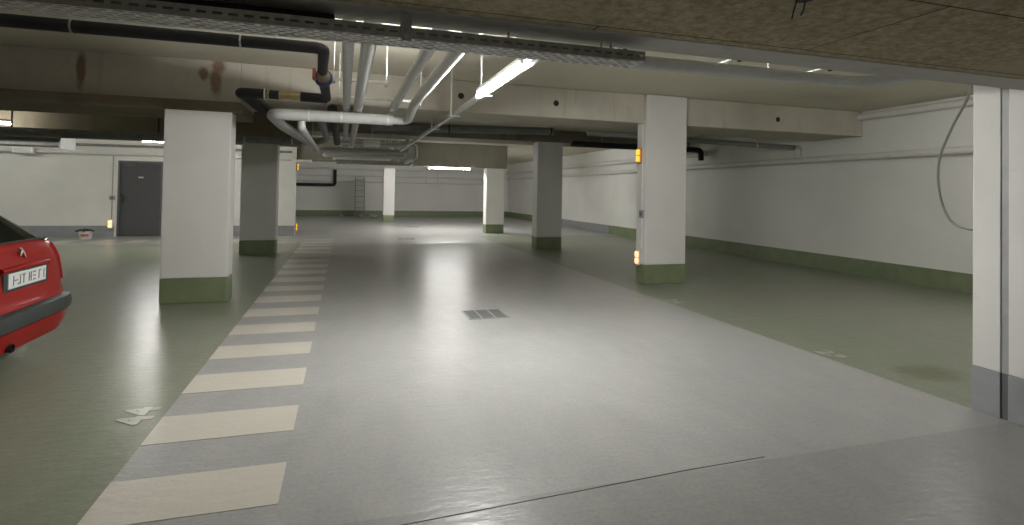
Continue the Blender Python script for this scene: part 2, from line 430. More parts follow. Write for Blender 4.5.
# fill lamps added out of view to brighten columns, walls and the far bays
batten('ceiling_lamp', -.5, .8, -2.6, -2.55, 1.94, 'fill_back', 'added fill lamp under the low brown ceiling behind the viewpoint')
batten('ceiling_lamp', 6.6, 6.65, 3.3, 4.6, 2.90, 'fill_stall', 'added fill lamp high over the green stalls, hidden by the brown ceiling')
batten('ceiling_lamp', 2.9, 4.2, 19.9, 19.95, 2.915, 'fill_hidden', 'added fill lamp high in the far bay behind the dark beam, above the far drain')
batten('ceiling_lamp', -4.6, -3.3, 23.0, 23.05, 2.90, 'fill_bay', 'added fill lamp high in the far bay behind the wall with the grey door')
batten('ceiling_lamp', -9.3, -8.0, 14.6, 14.65, 2.92, 'fill_left', 'added fill lamp above the far stalls beside the red car, outside the view')
batten('ceiling_lamp', 5.73, 5.78, 14.6, 15.9, 2.915, 'fill_bay', 'added fill lamp high behind the middle column, between it and the far column')

# ------------------------------------------------------------------ cable tray by the slab edge
tray = thing('cable_tray', (-2, 2.1, 1.955), 'perforated steel cable tray with slotted rails along the brown ceiling edge', 'cable tray')
TX0, TX1, TY0, TY1, TZ = -6.0, 1.19, 2.02, 2.15, 1.957
def perforated(b, x0, x1, n_x, a0, a1, rows, fixed, axis, slot_l, slot_w, stagger):
    """flat strip with slot holes: axis 'z' lies flat (a = y), axis 'y' stands (a = z)"""
    px = (x1 - x0) / n_x; pa = (a1 - a0) / rows
    def V(x, a): return b.bm.verts.new((x, a, fixed) if axis == 'z' else (x, fixed, a))
    for r_ in range(rows):
        off = (px * .5 if (r_ % 2 and stagger) else 0)
        for i in range(n_x):
            X0 = x0 + i * px + off; X1 = X0 + px; A0 = a0 + r_ * pa; A1 = A0 + pa
            if X1 > x1 + 1e-6:
                b.bm.faces.new([V(X0, A0), V(x1, A0), V(x1, A1), V(X0, A1)]); b.bm.faces.new([V(x0, A0), V(x0 + off, A0), V(x0 + off, A1), V(x0, A1)]); continue
            h0, h1 = X0 + px * (1 - slot_l) / 2, X1 - px * (1 - slot_l) / 2; g0, g1 = A0 + pa * (1 - slot_w) / 2, A1 - pa * (1 - slot_w) / 2
            o = [V(X0, A0), V(X1, A0), V(X1, A1), V(X0, A1)]; q = [V(h0, g0), V(h1, g0), V(h1, g1), V(h0, g1)]
            for k_ in range(4): b.bm.faces.new([o[k_], o[(k_ + 1) % 4], q[(k_ + 1) % 4], q[k_]])
def finish(b, name, mat, parent, thick):
    bmesh.ops.remove_doubles(b.bm, verts=b.bm.verts[:], dist=2e-4)
    o = b.build(name, mat, parent); md = o.modifiers.new('thickness', 'SOLIDIFY'); md.thickness = thick; md.offset = 0; return o
b = MB(); perforated(b, TX0, TX1, 150, TZ + .002, TZ + .041, 1, TY0, 'y', .62, .24, False)
finish(b, 'slotted_rail', M['galv_dull'], tray, .003)
b = MB(); perforated(b, TX0, TX1, 150, TY0 + .004, TY1, 5, TZ, 'z', .68, .46, True)
finish(b, 'perforated_bottom', M['galv'], tray, .002)
b = MB(); perforated(b, TX0, TX1, 150, TZ + .002, TZ + .041, 1, TY1 + .002, 'y', .62, .24, False)
finish(b, 'slotted_rail', M['galv_dull'], tray, .003)
for cy2, cr, cl in ((2.045, .016, 'dark cable lying in the cable tray, beside its slotted rail'), (2.082, .012, 'second dark cable lying in the cable tray')):
    tag(MB().tube([(-5.9, cy2, TZ + .004 + cr), (1.17, cy2, TZ + .004 + cr)], cr, 8).build('tray_cable', M['wire'], smooth=True), cl, 'cable', 'cables in the tray')
hb = MB(); hb.box(.182, .222, 2.008, 2.014, 1.945, 2.05); hb.box(.182, .188, 1.985, 2.008, 1.945, 2.05); hb.build('hanger_bracket', M['galv_dull'], tray)
MB().lathe((.203, 2.008, 1.962), [(.010, -.006), (.010, 0)], 8, 'y').build('bolt', M['steel'], tray)
MB().lathe((.203, 2.008, 2.03), [(.007, -.004), (.007, 0)], 8, 'y').build('bolt', M['steel'], tray)
for bx in (.62, 1.03, 1.075):
    MB().tube([(bx, 2.11, TZ), (bx, 2.11, 2.045)], .005, 6).build('hanger_bolt', M['steel'], tray)
tag(MB().tube([(-6, 2.112, 2.014), (-.047, 2.112, 2.014)], .03, 16).build('insulated_pipe', M['black'], smooth=True),
    'thick black foam pipe lying on the cable tray under the ceiling edge', 'pipe')

# ------------------------------------------------------------------ pipes
def pipe(name, mat, pts, r, label, bend=.12, group=None, rings=(), parts=True, ringmat='galv', seg=16, hang=()):
    """a pipe thing: run of pipe plus joint rings / clamps given as (point, axis)"""
    if not rings and not hang:
        return tag(MB().tube(pts, r, seg, bend).build(name, M[mat], smooth=True), label, 'pipe', group)
    t = thing(name, pts[0], label, 'pipe', group)
    MB().tube(pts, r, seg, bend).build('pipe_run', M[mat], t, True)
    for p, ax in rings:
        MB().lathe(p, [(r + .001, -.014), (r + .006, -.014), (r + .006, .014), (r + .001, .014)], 16, ax).build('pipe_clamp', M[ringmat], t)
    for (hx, hy, hz_) in hang:
        MB().tube([(hx, hy, hz_), (hx, hy, 2.995)], .007, 6).build('hanger_rod', M['galv'], t)
    return t
# grey pipe beside the ceiling edge, bending back toward the slab
gp = thing('insulated_pipe', (2, 3, 2.225), 'fat grey pipe bending beside the brown ceiling edge', 'pipe', None)
MB().tube([(-5.5, 3.0, 2.20), (3.62, 3.0, 2.225), (3.62, 2.18, 2.24)], .042, 18, .3).build('pipe_run', M['insul'], gp, True)
for q in (-2.0, 2.7): MB().tube([(q, 3.0, 2.25), (q, 3.0, 2.995)], .006, 6).build('hanger_rod', M['galv'], gp)
for ax in (1.58, 2.40, 3.14):
    a = thing('pipe_bracket', (ax, 2.6, 2.30), {1.58: 'white pipe bracket with black bolt at the cable tray end', 2.40: 'middle white pipe bracket with black bolt on the fat grey pipe', 3.14: 'white pipe bracket with black bolt beside the grey pipe bend'}[ax], 'bracket', 'white brackets over the grey pipe')
    MB().box(ax - .02, ax + .02, 2.172, 3.15, 2.285, 2.297, .002).build('arm', M['white_metal'], a)
    MB().lathe((ax + .01, 2.93, 2.268), [(.014, 0), (.014, .017)], 6, 'z').build('bolt', M['rubber'], a)
# black pipe with shut-off valve
bp = thing('insulated_pipe', (-3, 4.25, 2.43), 'black foam pipe crossing to the blue and red shut-off valve', 'pipe')
MB().tube([(-6.5, 4.25, 2.43), (-.165, 4.25, 2.435), (-.205, 5.10, 2.44)], .043, 16, .09).build('pipe_run', M['black'], bp, True)
MB().tube([(-.212, 5.62, 2.44), (-.215, 6.63, 2.45)], .05, 16).build('pipe_run', M['black'], bp, True)
v = MB(); v.tube([(-.205, 5.10, 2.44), (-.206, 5.18, 2.44), (-.207, 5.24, 2.44), (-.208, 5.36, 2.44), (-.209, 5.48, 2.44), (-.21, 5.54, 2.44), (-.211, 5.62, 2.44)], .04, 14, 0, True, [.03, .045, .035, .062, .035, .045, .03])
v.build('valve_body', M['brass'], bp, True)
v = MB(); v.lathe((-.208, 5.42, 2.44), [(.055, -.035), (.082, -.025), (.082, .025), (.055, .035)], 16, 'y'); v.build('valve_ring', M['blue'], bp)
v = MB(); v.box(-.30, -.268, 5.27, 5.36, 2.40, 2.50, .008); v.box(-.275, -.22, 5.30, 5.33, 2.43, 2.45); v.build('valve_lever', M['red_plastic'], bp)
for q in (-4.0, -.5): MB().tube([(q, 4.25, 2.47), (q, 4.25, 2.995)], .005, 6).build('hanger_rod', M['galv'], bp)
for px in (-1.72, -.72):
    MB().lathe((px, 4.25, 2.4315), [(.0435, -.006), (.048, -.006), (.048, .006), (.0435, .006)], 14, 'x').build('pipe_strap', M['steel'], bp)
b2p = thing('insulated_pipe', (-.6, 6.7, 2.46), 'short black foam pipe with brass coupling over the white collector', 'pipe')
MB().tube([(-.21, 6.7, 2.45), (-.50, 6.7, 2.455)], .055, 16).build('pipe_run', M['black'], b2p, True)
MB().tube([(-.50, 6.7, 2.455), (-.57, 6.7, 2.455), (-.60, 6.7, 2.456), (-.70, 6.7, 2.457), (-.86, 6.7, 2.458)], .04, 14, 0, True, [.035, .05, .04, .045, .035]).build('coupling', M['brass'], b2p, True)
MB().tube([(-.73, 6.7, 2.457), (-.83, 6.7, 2.458)], .05, 12).build('sleeve', M['black'], b2p, True)
MB().tube([(-.86, 6.7, 2.458), (-1.14, 6.7, 2.46), (-1.10, 7.3, 2.46), (-1.06, 9.7, 2.46)], .056, 16, .08).build('pipe_run', M['black'], b2p, True)
MB().lathe((-.875, 6.7, 2.458), [(.057, -.008), (.062, -.008), (.062, .008), (.057, .008)], 14, 'x').build('pipe_strap', M['white_metal'], b2p)
# white pipes running away from the slab edge
WP = 'pale grey pipes running away overhead'
pipe('insulated_pipe', 'insul', [(.005, 2.18, 2.40), (.005, 10.9, 2.40)], .04, 'slim pale pipe running away next to the valve', group=WP, rings=(((.005, 6.7, 2.40), 'y'),))
pipe('insulated_pipe', 'insul', [(.14, 2.18, 2.40), (.14, 13.0, 2.40)], .053, 'thicker pale pipe running away right beside the slim one', group=WP, rings=(((.14, 6.75, 2.40), 'y'),))
pipe('insulated_pipe', 'insul', [(.545, 2.18, 2.40), (.545, 6.90, 2.40), (.545, 6.90, 2.352)], .046, 'pale pipe third from the valve, ending on the collector', .08, WP, rings=(((.545, 6.6, 2.40), 'y'),))
col = thing('collector_pipe', (-.1, 7.05, 2.28), 'fat pale collector pipe crossing under the running pipes, bent at both ends', 'pipe')
MB().tube([(.745, 2.18, 2.40), (.745, 6.3, 2.40), (.745, 6.96, 2.275), (.52, 6.96, 2.275)], .052, 18, .22).build('pipe_run', M['insul'], col, True)
MB().tube([(.56, 6.96, 2.275), (-.84, 6.96, 2.275), (-.84, 8.2, 2.275), (-.66, 10.9, 2.275)], .068, 18, .18).build('pipe_run', M['insul'], col, True)
for px in (-.42, -.05, .5): MB().lathe((px, 6.96, 2.275), [(.0685, -.012), (.072, -.012), (.072, .012), (.0685, .012)], 18, 'x').build('pipe_clamp', M['galv'], col)
pipe('insulated_pipe', 'insul', [(-.5, 6.96, 2.204), (-.5, 6.96, 2.125), (-.5, 7.2, 2.12), (-.52, 11.2, 2.15)], .045, 'pale branch pipe leaving under the collector beside its bent end', .06, hang=((-.51, 9.5, 2.17),))
pipe('insulated_pipe', 'black', [(-.165, 7.2, 2.40), (-.165, 12.4, 2.40)], .062, 'wide black foam pipe running away behind the collector', .3, hang=((-.165, 10.2, 2.455),))
# trapeze bars
for (bx0, bx1, by, lab) in ((-.14, .40, 5.6, 'short white hanger bar on a white rod, beside the valve'), (-.10, .88, 6.66, 'long white hanger bar above the collector')):
    t = thing('hanger_bar', ((bx0 + bx1) / 2, by, 2.47), lab, 'hanger bar', 'white hanger bars')
    MB().box(bx0, bx1, by - .02, by + .02, 2.462, 2.49, .003).build('bar', M['white_metal'], t)
    for rx in (bx0 + .02, bx1 - .02):
        MB().tube([(rx, by, 2.44), (rx, by, 2.985)], .006, 8).build('hanger_rod', M['white_metal'], t)
        MB().lathe((rx, by, 2.44), [(.016, -.01), (.016, .015)], 6, 'z').build('nut', M['steel'], t)
t = pipe('insulated_pipe', 'insul_dark', [(-.2, 5.0, 2.945), (1.0, 5.0, 2.945)], .04, 'thin grey pipe close under the pale ceiling, behind the running pipes', 0)
# lateral pipes further in
pipe('insulated_pipe', 'insul_dark', [(-2.75, 11.6, 2.34), (-.50, 11.6, 2.34), (-.335, 11.2, 2.38), (-.335, 7.9, 2.40)], .062, 'grey pipe crossing in front of the shadowed column', .25, None, rings=(((-2.5, 11.6, 2.34), 'x'), ((-1.0, 11.6, 2.34), 'x')))
pipe('ventilation_pipe', 'insul_dark', [(.5, 11.0, 2.64), (4.27, 11.0, 2.73)], .08, 'dark grey pipe with open end near the middle column top', 0, None, rings=(((2.0, 11.0, 2.676), 'x'), ((4.2, 11.0, 2.728), 'x')), ringmat='rubber')
far_spec = [(-.6, 1.5, 13.9, 2.36, .06, 'insul', 'pale crossing pipe just behind the dark beam'),
            (-.5, 1.55, 15.2, 2.32, .07, 'insul', 'pale crossing pipe under the far clutter, with bright underside'),
            (-.3, 1.3, 16.2, 2.30, .05, 'wallpipe', 'cream crossing pipe before the olive beam'),
            (-.2, 2.0, 17.3, 2.22, .05, 'insul_dark', 'thin dark crossing pipe under the olive beam')]
for x0, x1, yy, zz, rr, mm, lab in far_spec:
    t = thing('insulated_pipe', (x0, yy, zz), lab, 'pipe', 'crossing pipes in the far bay')
    MB().tube([(x0, yy + .5, zz), (x0, yy, zz), (x1, yy, zz), (x1, yy, zz + .35)], rr, 12, .12).build('pipe_run', M[mm], t, True)
    for q in (x0 + .4, x1 - .4): MB().tube([(q, yy, zz + rr), (q, yy, 2.985)], .008, 6).build('hanger_rod', M['galv'], t)
t = thing('junction_box', (.5, 12.2, 2.36), 'pale junction box hanging behind the collector', 'box')
MB().box(.38, .72, 12.0, 12.3, 2.34, 2.46, .01).build('box_body', M['white_metal'], t); MB().tube([(.55, 12.15, 2.46), (.55, 12.15, 2.985)], .01, 6).build('hanger_rod', M['galv'], t)
t = thing('insulated_pipe', (1.9, 14.4, 2.4), 'two-legged pale pipe drop beside the dark beam block', 'pipe')
MB().tube([(-.2, 14.6, 2.60), (1.78, 14.6, 2.60), (1.78, 14.6, 2.27), (1.78, 17.0, 2.27)], .06, 12, .1).build('pipe_run', M['insul'], t, True)
MB().tube([(1.0, 14.6, 2.655), (1.0, 14.6, 2.995)], .007, 6).build('hanger_rod', M['galv'], t)
MB().lathe((1.0, 14.6, 2.60), [(.0605, -.014), (.066, -.014), (.066, .014), (.0605, .014)], 14, 'x').build('pipe_clamp', M['galv'], t)
# pipes on the long white wall
def wall_run(pts, r, mat, label, clamp_pts, ax='y', group='painted pipes on the long white wall'):
    return pipe('wall_pipe', mat, pts, r, label, .1, group, rings=[(p, ax) for p in clamp_pts], ringmat=mat)
wall_run([(8.965, -.5, 2.165), (8.965, 30.2, 2.165)], .06, 'wallpipe', 'lowest white pipe along the long white wall', [(8.965, q, 2.165) for q in (3.5, 5.2, 6.9, 8.6, 12, 15.5, 19, 23)])
wall_run([(8.965, -.5, 2.885), (8.965, 7.7, 2.885)], .06, 'wallpipe', 'topmost white pipe on the white wall, entering the concrete beam', [(8.965, q, 2.885) for q in (4.6, 6.0, 7.2)])
wall_run([(8.955, 12.15, 2.5), (8.955, 30.2, 2.5)], .075, 'wallpipe', 'upper white pipe on the white wall beyond the black elbow', [(8.955, q, 2.5) for q in (14, 17, 20, 24)])
pipe('insulated_pipe', 'insul_dark', [(4.2, 9.1, 2.51), (8.86, 9.1, 2.43)], .05, 'dark grey pipe crossing under the beam toward the white wall', 0, None, rings=(((7.9, 9.1, 2.446), 'x'),), hang=((7.9, 9.1, 2.49), (6.0, 9.1, 2.53)))
pipe('insulated_pipe', 'wallpipe', [(8.865, 9.1, 2.43), (8.965, 9.1, 2.43), (8.965, 9.1, 2.23)], .055, 'white pipe elbow dropping onto the lowest wall pipe', .09)
pipe('insulated_pipe', 'black', [(5.2, 12.15, 2.60), (8.83, 12.15, 2.585), (8.83, 12.15, 2.32)], .07, 'black pipe with elbow bending down behind the amber lamp column', .14, hang=((6.0, 12.15, 2.66), (8.0, 12.15, 2.65)))
# pipes on the wall with the door
wall_run([(-10.5, 17.43, 2.27), (-1.5, 17.43, 2.27)], .045, 'wallpipe', 'lower pale pipe running above the grey door', [(q, 17.43, 2.27) for q in (-9, -7.4, -5.2, -3)], 'x', 'painted pipes above the grey door')
wall_run([(-10.5, 17.45, 2.49), (-1.5, 17.45, 2.49)], .035, 'insul_dark', 'upper thin dark pipe above the grey door', [(q, 17.45, 2.49) for q in (-9, -7.1, -5.0, -3)], 'x', 'painted pipes above the grey door')
# back wall pipes
for zz, rr, mm, lab in ((2.5, .06, 'wallpipe', 'topmost pale pipe along the end wall'), (2.15, .05, 'wallpipe', 'second pale pipe along the end wall'), (1.85, .045, 'wallpipe', 'lowest pale pipe along the end wall above the ladder')):
    wall_run([(-7, 30.32, zz), (8.7, 30.32, zz)], rr, mm, lab, [(q, 30.32, zz) for q in (-1.5, 2.5, 5.2)], 'x', 'painted pipes along the end wall')
pipe('insulated_pipe', 'black', [(-5.5, 30.15, 1.64), (-.47, 30.15, 1.64), (-.47, 30.15, 2.44)], .08, 'black pipe turning up on the end wall beside the ladder', .12, hang=((-1.6, 30.15, 1.70), (-.47, 30.15, 2.44)))
for px, z0 in ((4.35, 1.8), (4.95, 1.6)):
    tag(MB().tube([(px, 30.24, z0), (px, 30.24, 2.99)], .025, 8).build('conduit', M['wallpipe']), 'thin vertical conduit on the end wall, ' + ('near the small column' if px < 4.5 else 'below the far lamp'), 'conduit', 'conduits on the end wall')

# ------------------------------------------------------------------ ventilation in the car bay
vd = thing('ventilation_pipe', (-6, 10.6, 2.3), 'long dark round duct crossing above the red car', 'duct')
MB().tube([(-10.5, 10.6, 2.20), (-1.7, 10.6, 2.235)], .075, 20).build('duct_run', M['insul_dark'], vd, True)
for q in (-5.05, -3.02): MB().tube([(q, 10.6, 2.29), (q, 10.6, 2.985)], .012, 6).build('hanger_rod', M['rubber'], vd)
for q in (-6.5, -4.4): MB().lathe((q, 10.6, 2.22), [(.0755, -.02), (.082, -.02), (.082, .02), (.0755, .02)], 18, 'x').build('duct_joint', M['insul_dark'], vd)
vb = thing('ventilation_duct', (-7.5, 13, 2.15), 'square grey air duct with white end box near the grey door', 'duct')
MB().box(-10.5, -5.42, 13.0, 13.6, 2.16, 2.345, .008).build('duct_run', M['insul_dark'], vb)
MB().box(-5.418, -5.385, 12.98, 13.62, 2.11, 2.375, .004).build('end_box', M['insul'], vb)
ex = thing('wall_cabinet', (-7.9, 17.3, 2.2), 'small pale box on the pipes above the red car', 'box')
MB().box(-8.2, -7.75, 17.25, 17.37, 2.2, 2.36, .01).build('box_body', M['white_metal'], ex); MB().box(-8.16, -7.79, 17.24, 17.25, 2.22, 2.34, .004).build('cover', M['wallpipe'], ex)

# ------------------------------------------------------------------ amber lamps, switches
def amber_lamp(cx, cy, cz, facing, mat, label):
    """small guard lamp: housing and two lenses; facing 'x-','x+','y-' """
    t = thing('guide_lamp', (cx, cy, cz - .12), label, 'lamp', 'small amber guide lamps')
    def bx(name, m, a0, a1, d0, d1, z0, z1, bev):
        if facing == 'y-': MB().box(cx + a0, cx + a1, cy - d1, cy - d0, z0, z1, bev).build(name, m, t)
        elif facing == 'x-': MB().box(cx - d1, cx - d0, cy + a0, cy + a1, z0, z1, bev).build(name, m, t)
        else: MB().box(cx + d0, cx + d1, cy + a0, cy + a1, z0, z1, bev).build(name, m, t)
    bx('housing', M['orange'] if mat == 'amber' else M['wallpipe'], -.06, .06, .002, .035, cz - .12, cz + .12, .012)
    bx('lens', M[mat], -.045, .045, .035, .06, cz + .01, cz + .095, .02)
    bx('lens', M[mat], -.045, .045, .035, .06, cz - .095, cz - .01, .02)
    bx('mount', M['steel'], -.05, .05, .0, .06, cz - .135, cz - .121, .002)
    return t
amber_lamp(4.533, 7.80, 2.03, 'x-', 'amber', 'upper amber lamp on the column in front of the beam')
amber_lamp(4.533, 7.80, .40, 'x-', 'pale_amber', 'lower amber lamp on the column in front of the beam, above its green foot')
amber_lamp(-1.388, 17.66, 2.06, 'x+', 'amber', 'upper amber lamp on the far wall end by the shadowed column')
amber_lamp(-1.388, 17.66, .25, 'x+', 'amber', 'lower amber lamp on the far wall end by the shadowed column')
amber_lamp(-6.08, 17.543, .35, 'y-', 'pale_amber', 'pale amber lamp on the wall beside the grey door')
sw = thing('switch_box', (4.53, 7.72, 1.1), 'small grey switch box on the column with amber lamps', 'switch')
MB().box(4.505, 4.533, 7.66, 7.78, 1.035, 1.16, .006).build('box_body', M['switch'], sw); MB().box(4.498, 4.505, 7.69, 7.75, 1.06, 1.135, .003).build('rocker', M['frame'], sw)
MB().tube([(4.525, 7.72, 1.165), (4.525, 7.72, 1.86), (4.525, 7.72, 2.5)], .009, 8).build('conduit', M['white_metal'], sw)
MB().tube([(4.525, 7.72, .56), (4.525, 7.72, 1.03)], .009, 8).build('conduit', M['white_metal'], sw)
sw = thing('switch_box', (-6.05, 17.5, 1.0), 'small grey switch box with cable on the wall beside the grey door', 'switch')
MB().box(-6.12, -5.99, 17.51, 17.549, 1.0, 1.12, .006).build('box_body', M['switch'], sw); MB().box(-6.085, -6.025, 17.503, 17.51, 1.03, 1.09, .003).build('rocker', M['frame'], sw)
MB().tube([(-6.055, 17.53, 1.121), (-6.055, 17.53, 2.22)], .012, 6).build('conduit', M['galv_dull'], sw); MB().tube([(-6.055, 17.53, .48), (-6.055, 17.53, .999)], .012, 6).build('conduit', M['galv_dull'], sw)

# ------------------------------------------------------------------ floor drains
def drain(cx, cy, w, d, label):
    t = thing('floor_drain', (cx, cy, 0), label, 'drain', 'steel grates in the grey floor')
    f = MB(); f.box(cx - w / 2, cx + w / 2, cy - d / 2, cy - d / 2 + .02, .0, .004); f.box(cx - w / 2, cx + w / 2, cy + d / 2 - .02, cy + d / 2, 0, .004)
    for q in (-w / 2, -w / 6 - .01, w / 6 - .01, w / 2 - .02): f.box(cx + q, cx + q + .02, cy - d / 2 + .02, cy + d / 2 - .02, 0, .004)
    f.build('grate_frame', M['switch'], t)
    for q in (-1, 0, 1):
        px = cx + q * w / 3
        MB().box(px - w / 6 + .012, px + w / 6 - .012, cy - d / 2 + .021, cy + d / 2 - .021, .0, .001).build('sump', M['insul_dark'], t)
        g = MB(); n = 9
        for i in range(n):
            yy = cy - d / 2 + .03 + (d - .06) * i / (n - 1)
            g.box(px - w / 6 + .012, px + w / 6 - .012, yy - .013, yy + .013, .001, .0035)
        g.box(px - .012, px + .012, cy - d / 2 + .021, cy + d / 2 - .021, .0012, .0033)
        g.build('grating', M['grate'], t)
    return t
drain(1.575, 6.12, .46, .46, 'nearest steel grate of three panels in the grey floor')
drain(1.76, 16.1, .5, .46, 'middle dark grate in the floor between the stripes and the middle column')
drain(2.6, 21.5, .5, .46, 'farthest dark grate in the floor near the far lamp')

# ------------------------------------------------------------------ small things
bk = thing('paint_bucket', (-6.35, 16.75, 0), 'white bucket with red label and dark rubbish by the grey door wall', 'bucket')
MB().lathe((-6.35, 16.75, 0), [(.125, .001), (.13, .01), (.148, .19), (.155, .195), (.155, .21), (.14, .21), (.14, .2)], 24).build('bucket_body', M['bucket'], bk, True)
lb = MB()
for (a0, a1, h0, h1) in ((-1.9, -.75, .08, .14),):
    n_ = 10
    lo = [lb.bm.verts.new((-6.35 + (.1305 + .095 * h0) * math.cos(a0 + (a1 - a0) * i / n_), 16.75 + (.1305 + .095 * h0) * math.sin(a0 + (a1 - a0) * i / n_), h0)) for i in range(n_ + 1)]
    hi = [lb.bm.verts.new((-6.35 + (.1305 + .095 * h1) * math.cos(a0 + (a1 - a0) * i / n_), 16.75 + (.1305 + .095 * h1) * math.sin(a0 + (a1 - a0) * i / n_), h1)) for i in range(n_ + 1)]
    for i in range(n_): lb.bm.faces.new((lo[i], lo[i + 1], hi[i + 1], hi[i]))
lb.build('printed_label', M['bucket_label'], bk, True)
c = MB()
ic = bmesh.ops.create_icosphere(c.bm, subdivisions=3, radius=.14)
for v_ in ic['verts']:
    q = 1 + .3 * math.sin(v_.co.x * 60) * math.cos(v_.co.y * 47); v_.co = Vector((v_.co.x * q * 1.25 - 6.37, v_.co.y * q + 16.75, .215 + v_.co.z * .35 * q))
c.build('rubbish', M['rubble'], bk)
hd = [(-6.35 + .157 * math.cos(a), 16.75 - .05 - .10 * math.sin(a), .2 - .10 * math.sin(a)) for a in [PI * i / 10 for i in range(11)]]
MB().tube(hd, .005, 6).build('handle', M['steel'], bk)
ld = thing('ladder', (.8, 29.9, 0), 'thin metal ladder leaning against the end wall', 'ladder')
for lx in (.56, 1.02):
    MB().tube([(lx, 29.45, .0), (lx, 30.18, 2.05)], .02, 8).build('rail', M['ladder'], ld)
for i in range(7):
    u = (i + .6) / 7
    MB().tube([(.56, 29.45 + .73 * u, 2.05 * u), (1.02, 29.45 + .73 * u, 2.05 * u)], .014, 8).build('rung', M['ladder'], ld)
for (lx, ly, s, lab) in ((-.1, 29.2, .13, 'small crumpled litter lump left of the ladder foot'), (.82, 29.15, .16, 'crumpled litter lump at the ladder foot'), (1.45, 28.3, .22, 'flat pale litter beside the small column')):
    c = MB(); ic = bmesh.ops.create_icosphere(c.bm, subdivisions=2, radius=s)
    for v_ in ic['verts']:
        q = 1 + .35 * math.sin(v_.co.x * 31 + lx * 5) * math.cos(v_.co.z * 37 + v_.co.y * 23); v_.co = Vector((v_.co.x * q + lx, v_.co.y * q + ly, max(.001, s * .35 + v_.co.z * q * .6)))
    tag(c.build('crumpled_bag', M['litter']), lab, 'bag', 'litter along the end wall')
# loose cable hanging beside the pier
import_pts = [(4.28, 2.78, 2.35), (4.28, 2.80, 2.16), (4.27, 2.90, 1.95), (4.26, 2.985, 1.72), (4.25, 2.985, 1.50), (4.25, 2.94, 1.32), (4.24, 2.86, 1.225), (4.24, 2.74, 1.195), (4.24, 2.655, 1.195)]
def smooth(pts, n=6):
    P = [Vector(p) for p in pts]; out = []
    for i in range(len(P) - 1):
        p0, p1, p2, p3 = P[max(i - 1, 0)], P[i], P[i + 1], P[min(i + 2, len(P) - 1)]
        for k_ in range(n):
            t_ = k_ / n
            out.append(.5 * ((2 * p1) + (-p0 + p2) * t_ + (2 * p0 - 5 * p1 + 4 * p2 - p3) * t_ ** 2 + (-p0 + 3 * p1 - 3 * p2 + p3) * t_ ** 3))
    out.append(P[-1]); return out
tag(MB().tube(smooth(import_pts), .0085, 8).build('hanging_cable', M['wire'], smooth=True), 'loose grey cable looping down beside the wide pier', 'cable')
cs = thing('ceiling_socket', (1.40, 1.42, 2.0), 'dark socket stub with loose wires in the brown ceiling', 'socket')
MB().lathe((1.40, 1.40, 2.035), [(.028, 0), (.03, .014)], 14, 'z').build('socket_body', M['rubber'], cs)
for q, L in ((-.02, .05), (.012, .035)):
    MB().tube(smooth([(1.40 + q, 1.41, 2.036), (1.40 + q * 1.2, 1.42, 2.02 - L * .3), (1.40 + q * 1.1, 1.43, 2.03 - L)]), .0025, 6).build('loose_wire', M['rubber'], cs)

# ------------------------------------------------------------------ red car (rear faces +X)
CX, CY = -2.24, 5.13
car = thing('car', (CX - 1.9, CY, 0), 'red hatchback parked with its rear toward the crossing', 'car')
def contour(u0, u1, w, n=48, e=5.0, er=7.0):
    """plan outline of the car at one height: u grows toward the front, rounded ends"""
    pts = []
    for i in range(n):
        a = 2 * PI * i / n; c_, s_ = math.cos(a), math.sin(a)
        ex_ = er
        rr = (abs(c_) ** ex_ + abs(s_) ** ex_) ** (-1 / ex_)
        pts.append((rr * c_, rr * s_ * w))
    um, uh = (u0 + u1) / 2, (u1 - u0) / 2
    return [(CX - (um - uh * p), CY + q) for p, q in pts]
def loft(levels, name, mat, cap_top=True, cap_bot=True, n=48, smooth_=True):
    b_ = MB(); rings = []
    for z_, u0, u1, w, *tilt in levels:
        ring = contour(u0, u1, w, n)
        tl = tilt[0] if tilt else 0
        rings.append([b_.bm.verts.new((x_, y_, z_)) for x_, y_ in ring])
    for A, B in zip(rings, rings[1:]):
        for k_ in range(n): b_.bm.faces.new((A[k_], A[(k_ + 1) % n], B[(k_ + 1) % n], B[k_]))
    if cap_bot: b_.bm.faces.new(rings[0][::-1])
    if cap_top: b_.bm.faces.new(rings[-1])
    return b_.build(name, mat, car, smooth_)
# bodywork between bumper top and belt line, hood lower than belt at the front
loft([(.47, .05, 3.70, .835), (.50, .065, 3.72, .845), (.56, .075, 3.72, .85), (.62, .08, 3.70, .85), (.70, .09, 3.62, .845), (.78, .105, 3.40, .83), (.85, .13, 3.0, .81), (.91, .165, 2.75, .775), (.94, .20, 2.68, .74)], 'body_shell', M['car_red'])
loft([(.165, .10, 3.55, .74), (.18, .06, 3.62, .77), (.26, .03, 3.68, .815), (.33, .02, 3.70, .835)], 'rear_bumper', M['car_red'])
loft([(.335, .016, 3.70, .84), (.345, .0, 3.715, .85), (.40, -.006, 3.72, .855), (.45, .004, 3.715, .85), (.468, .03, 3.70, .84)], 'bumper_strip', M['car_trim'])
loft([(.945, .215, 2.65, .725), (1.04, .35, 2.50, .70), (1.14, .49, 2.38, .665), (1.27, .72, 2.24, .615), (1.36, .92, 2.12, .58)], 'window_glass', M['car_glass'])
loft([(1.363, .88, 2.16, .595), (1.395, .95, 2.1, .585), (1.42, 1.08, 2.0, .53), (1.435, 1.3, 1.8, .40)], 'roof', M['car_red'])
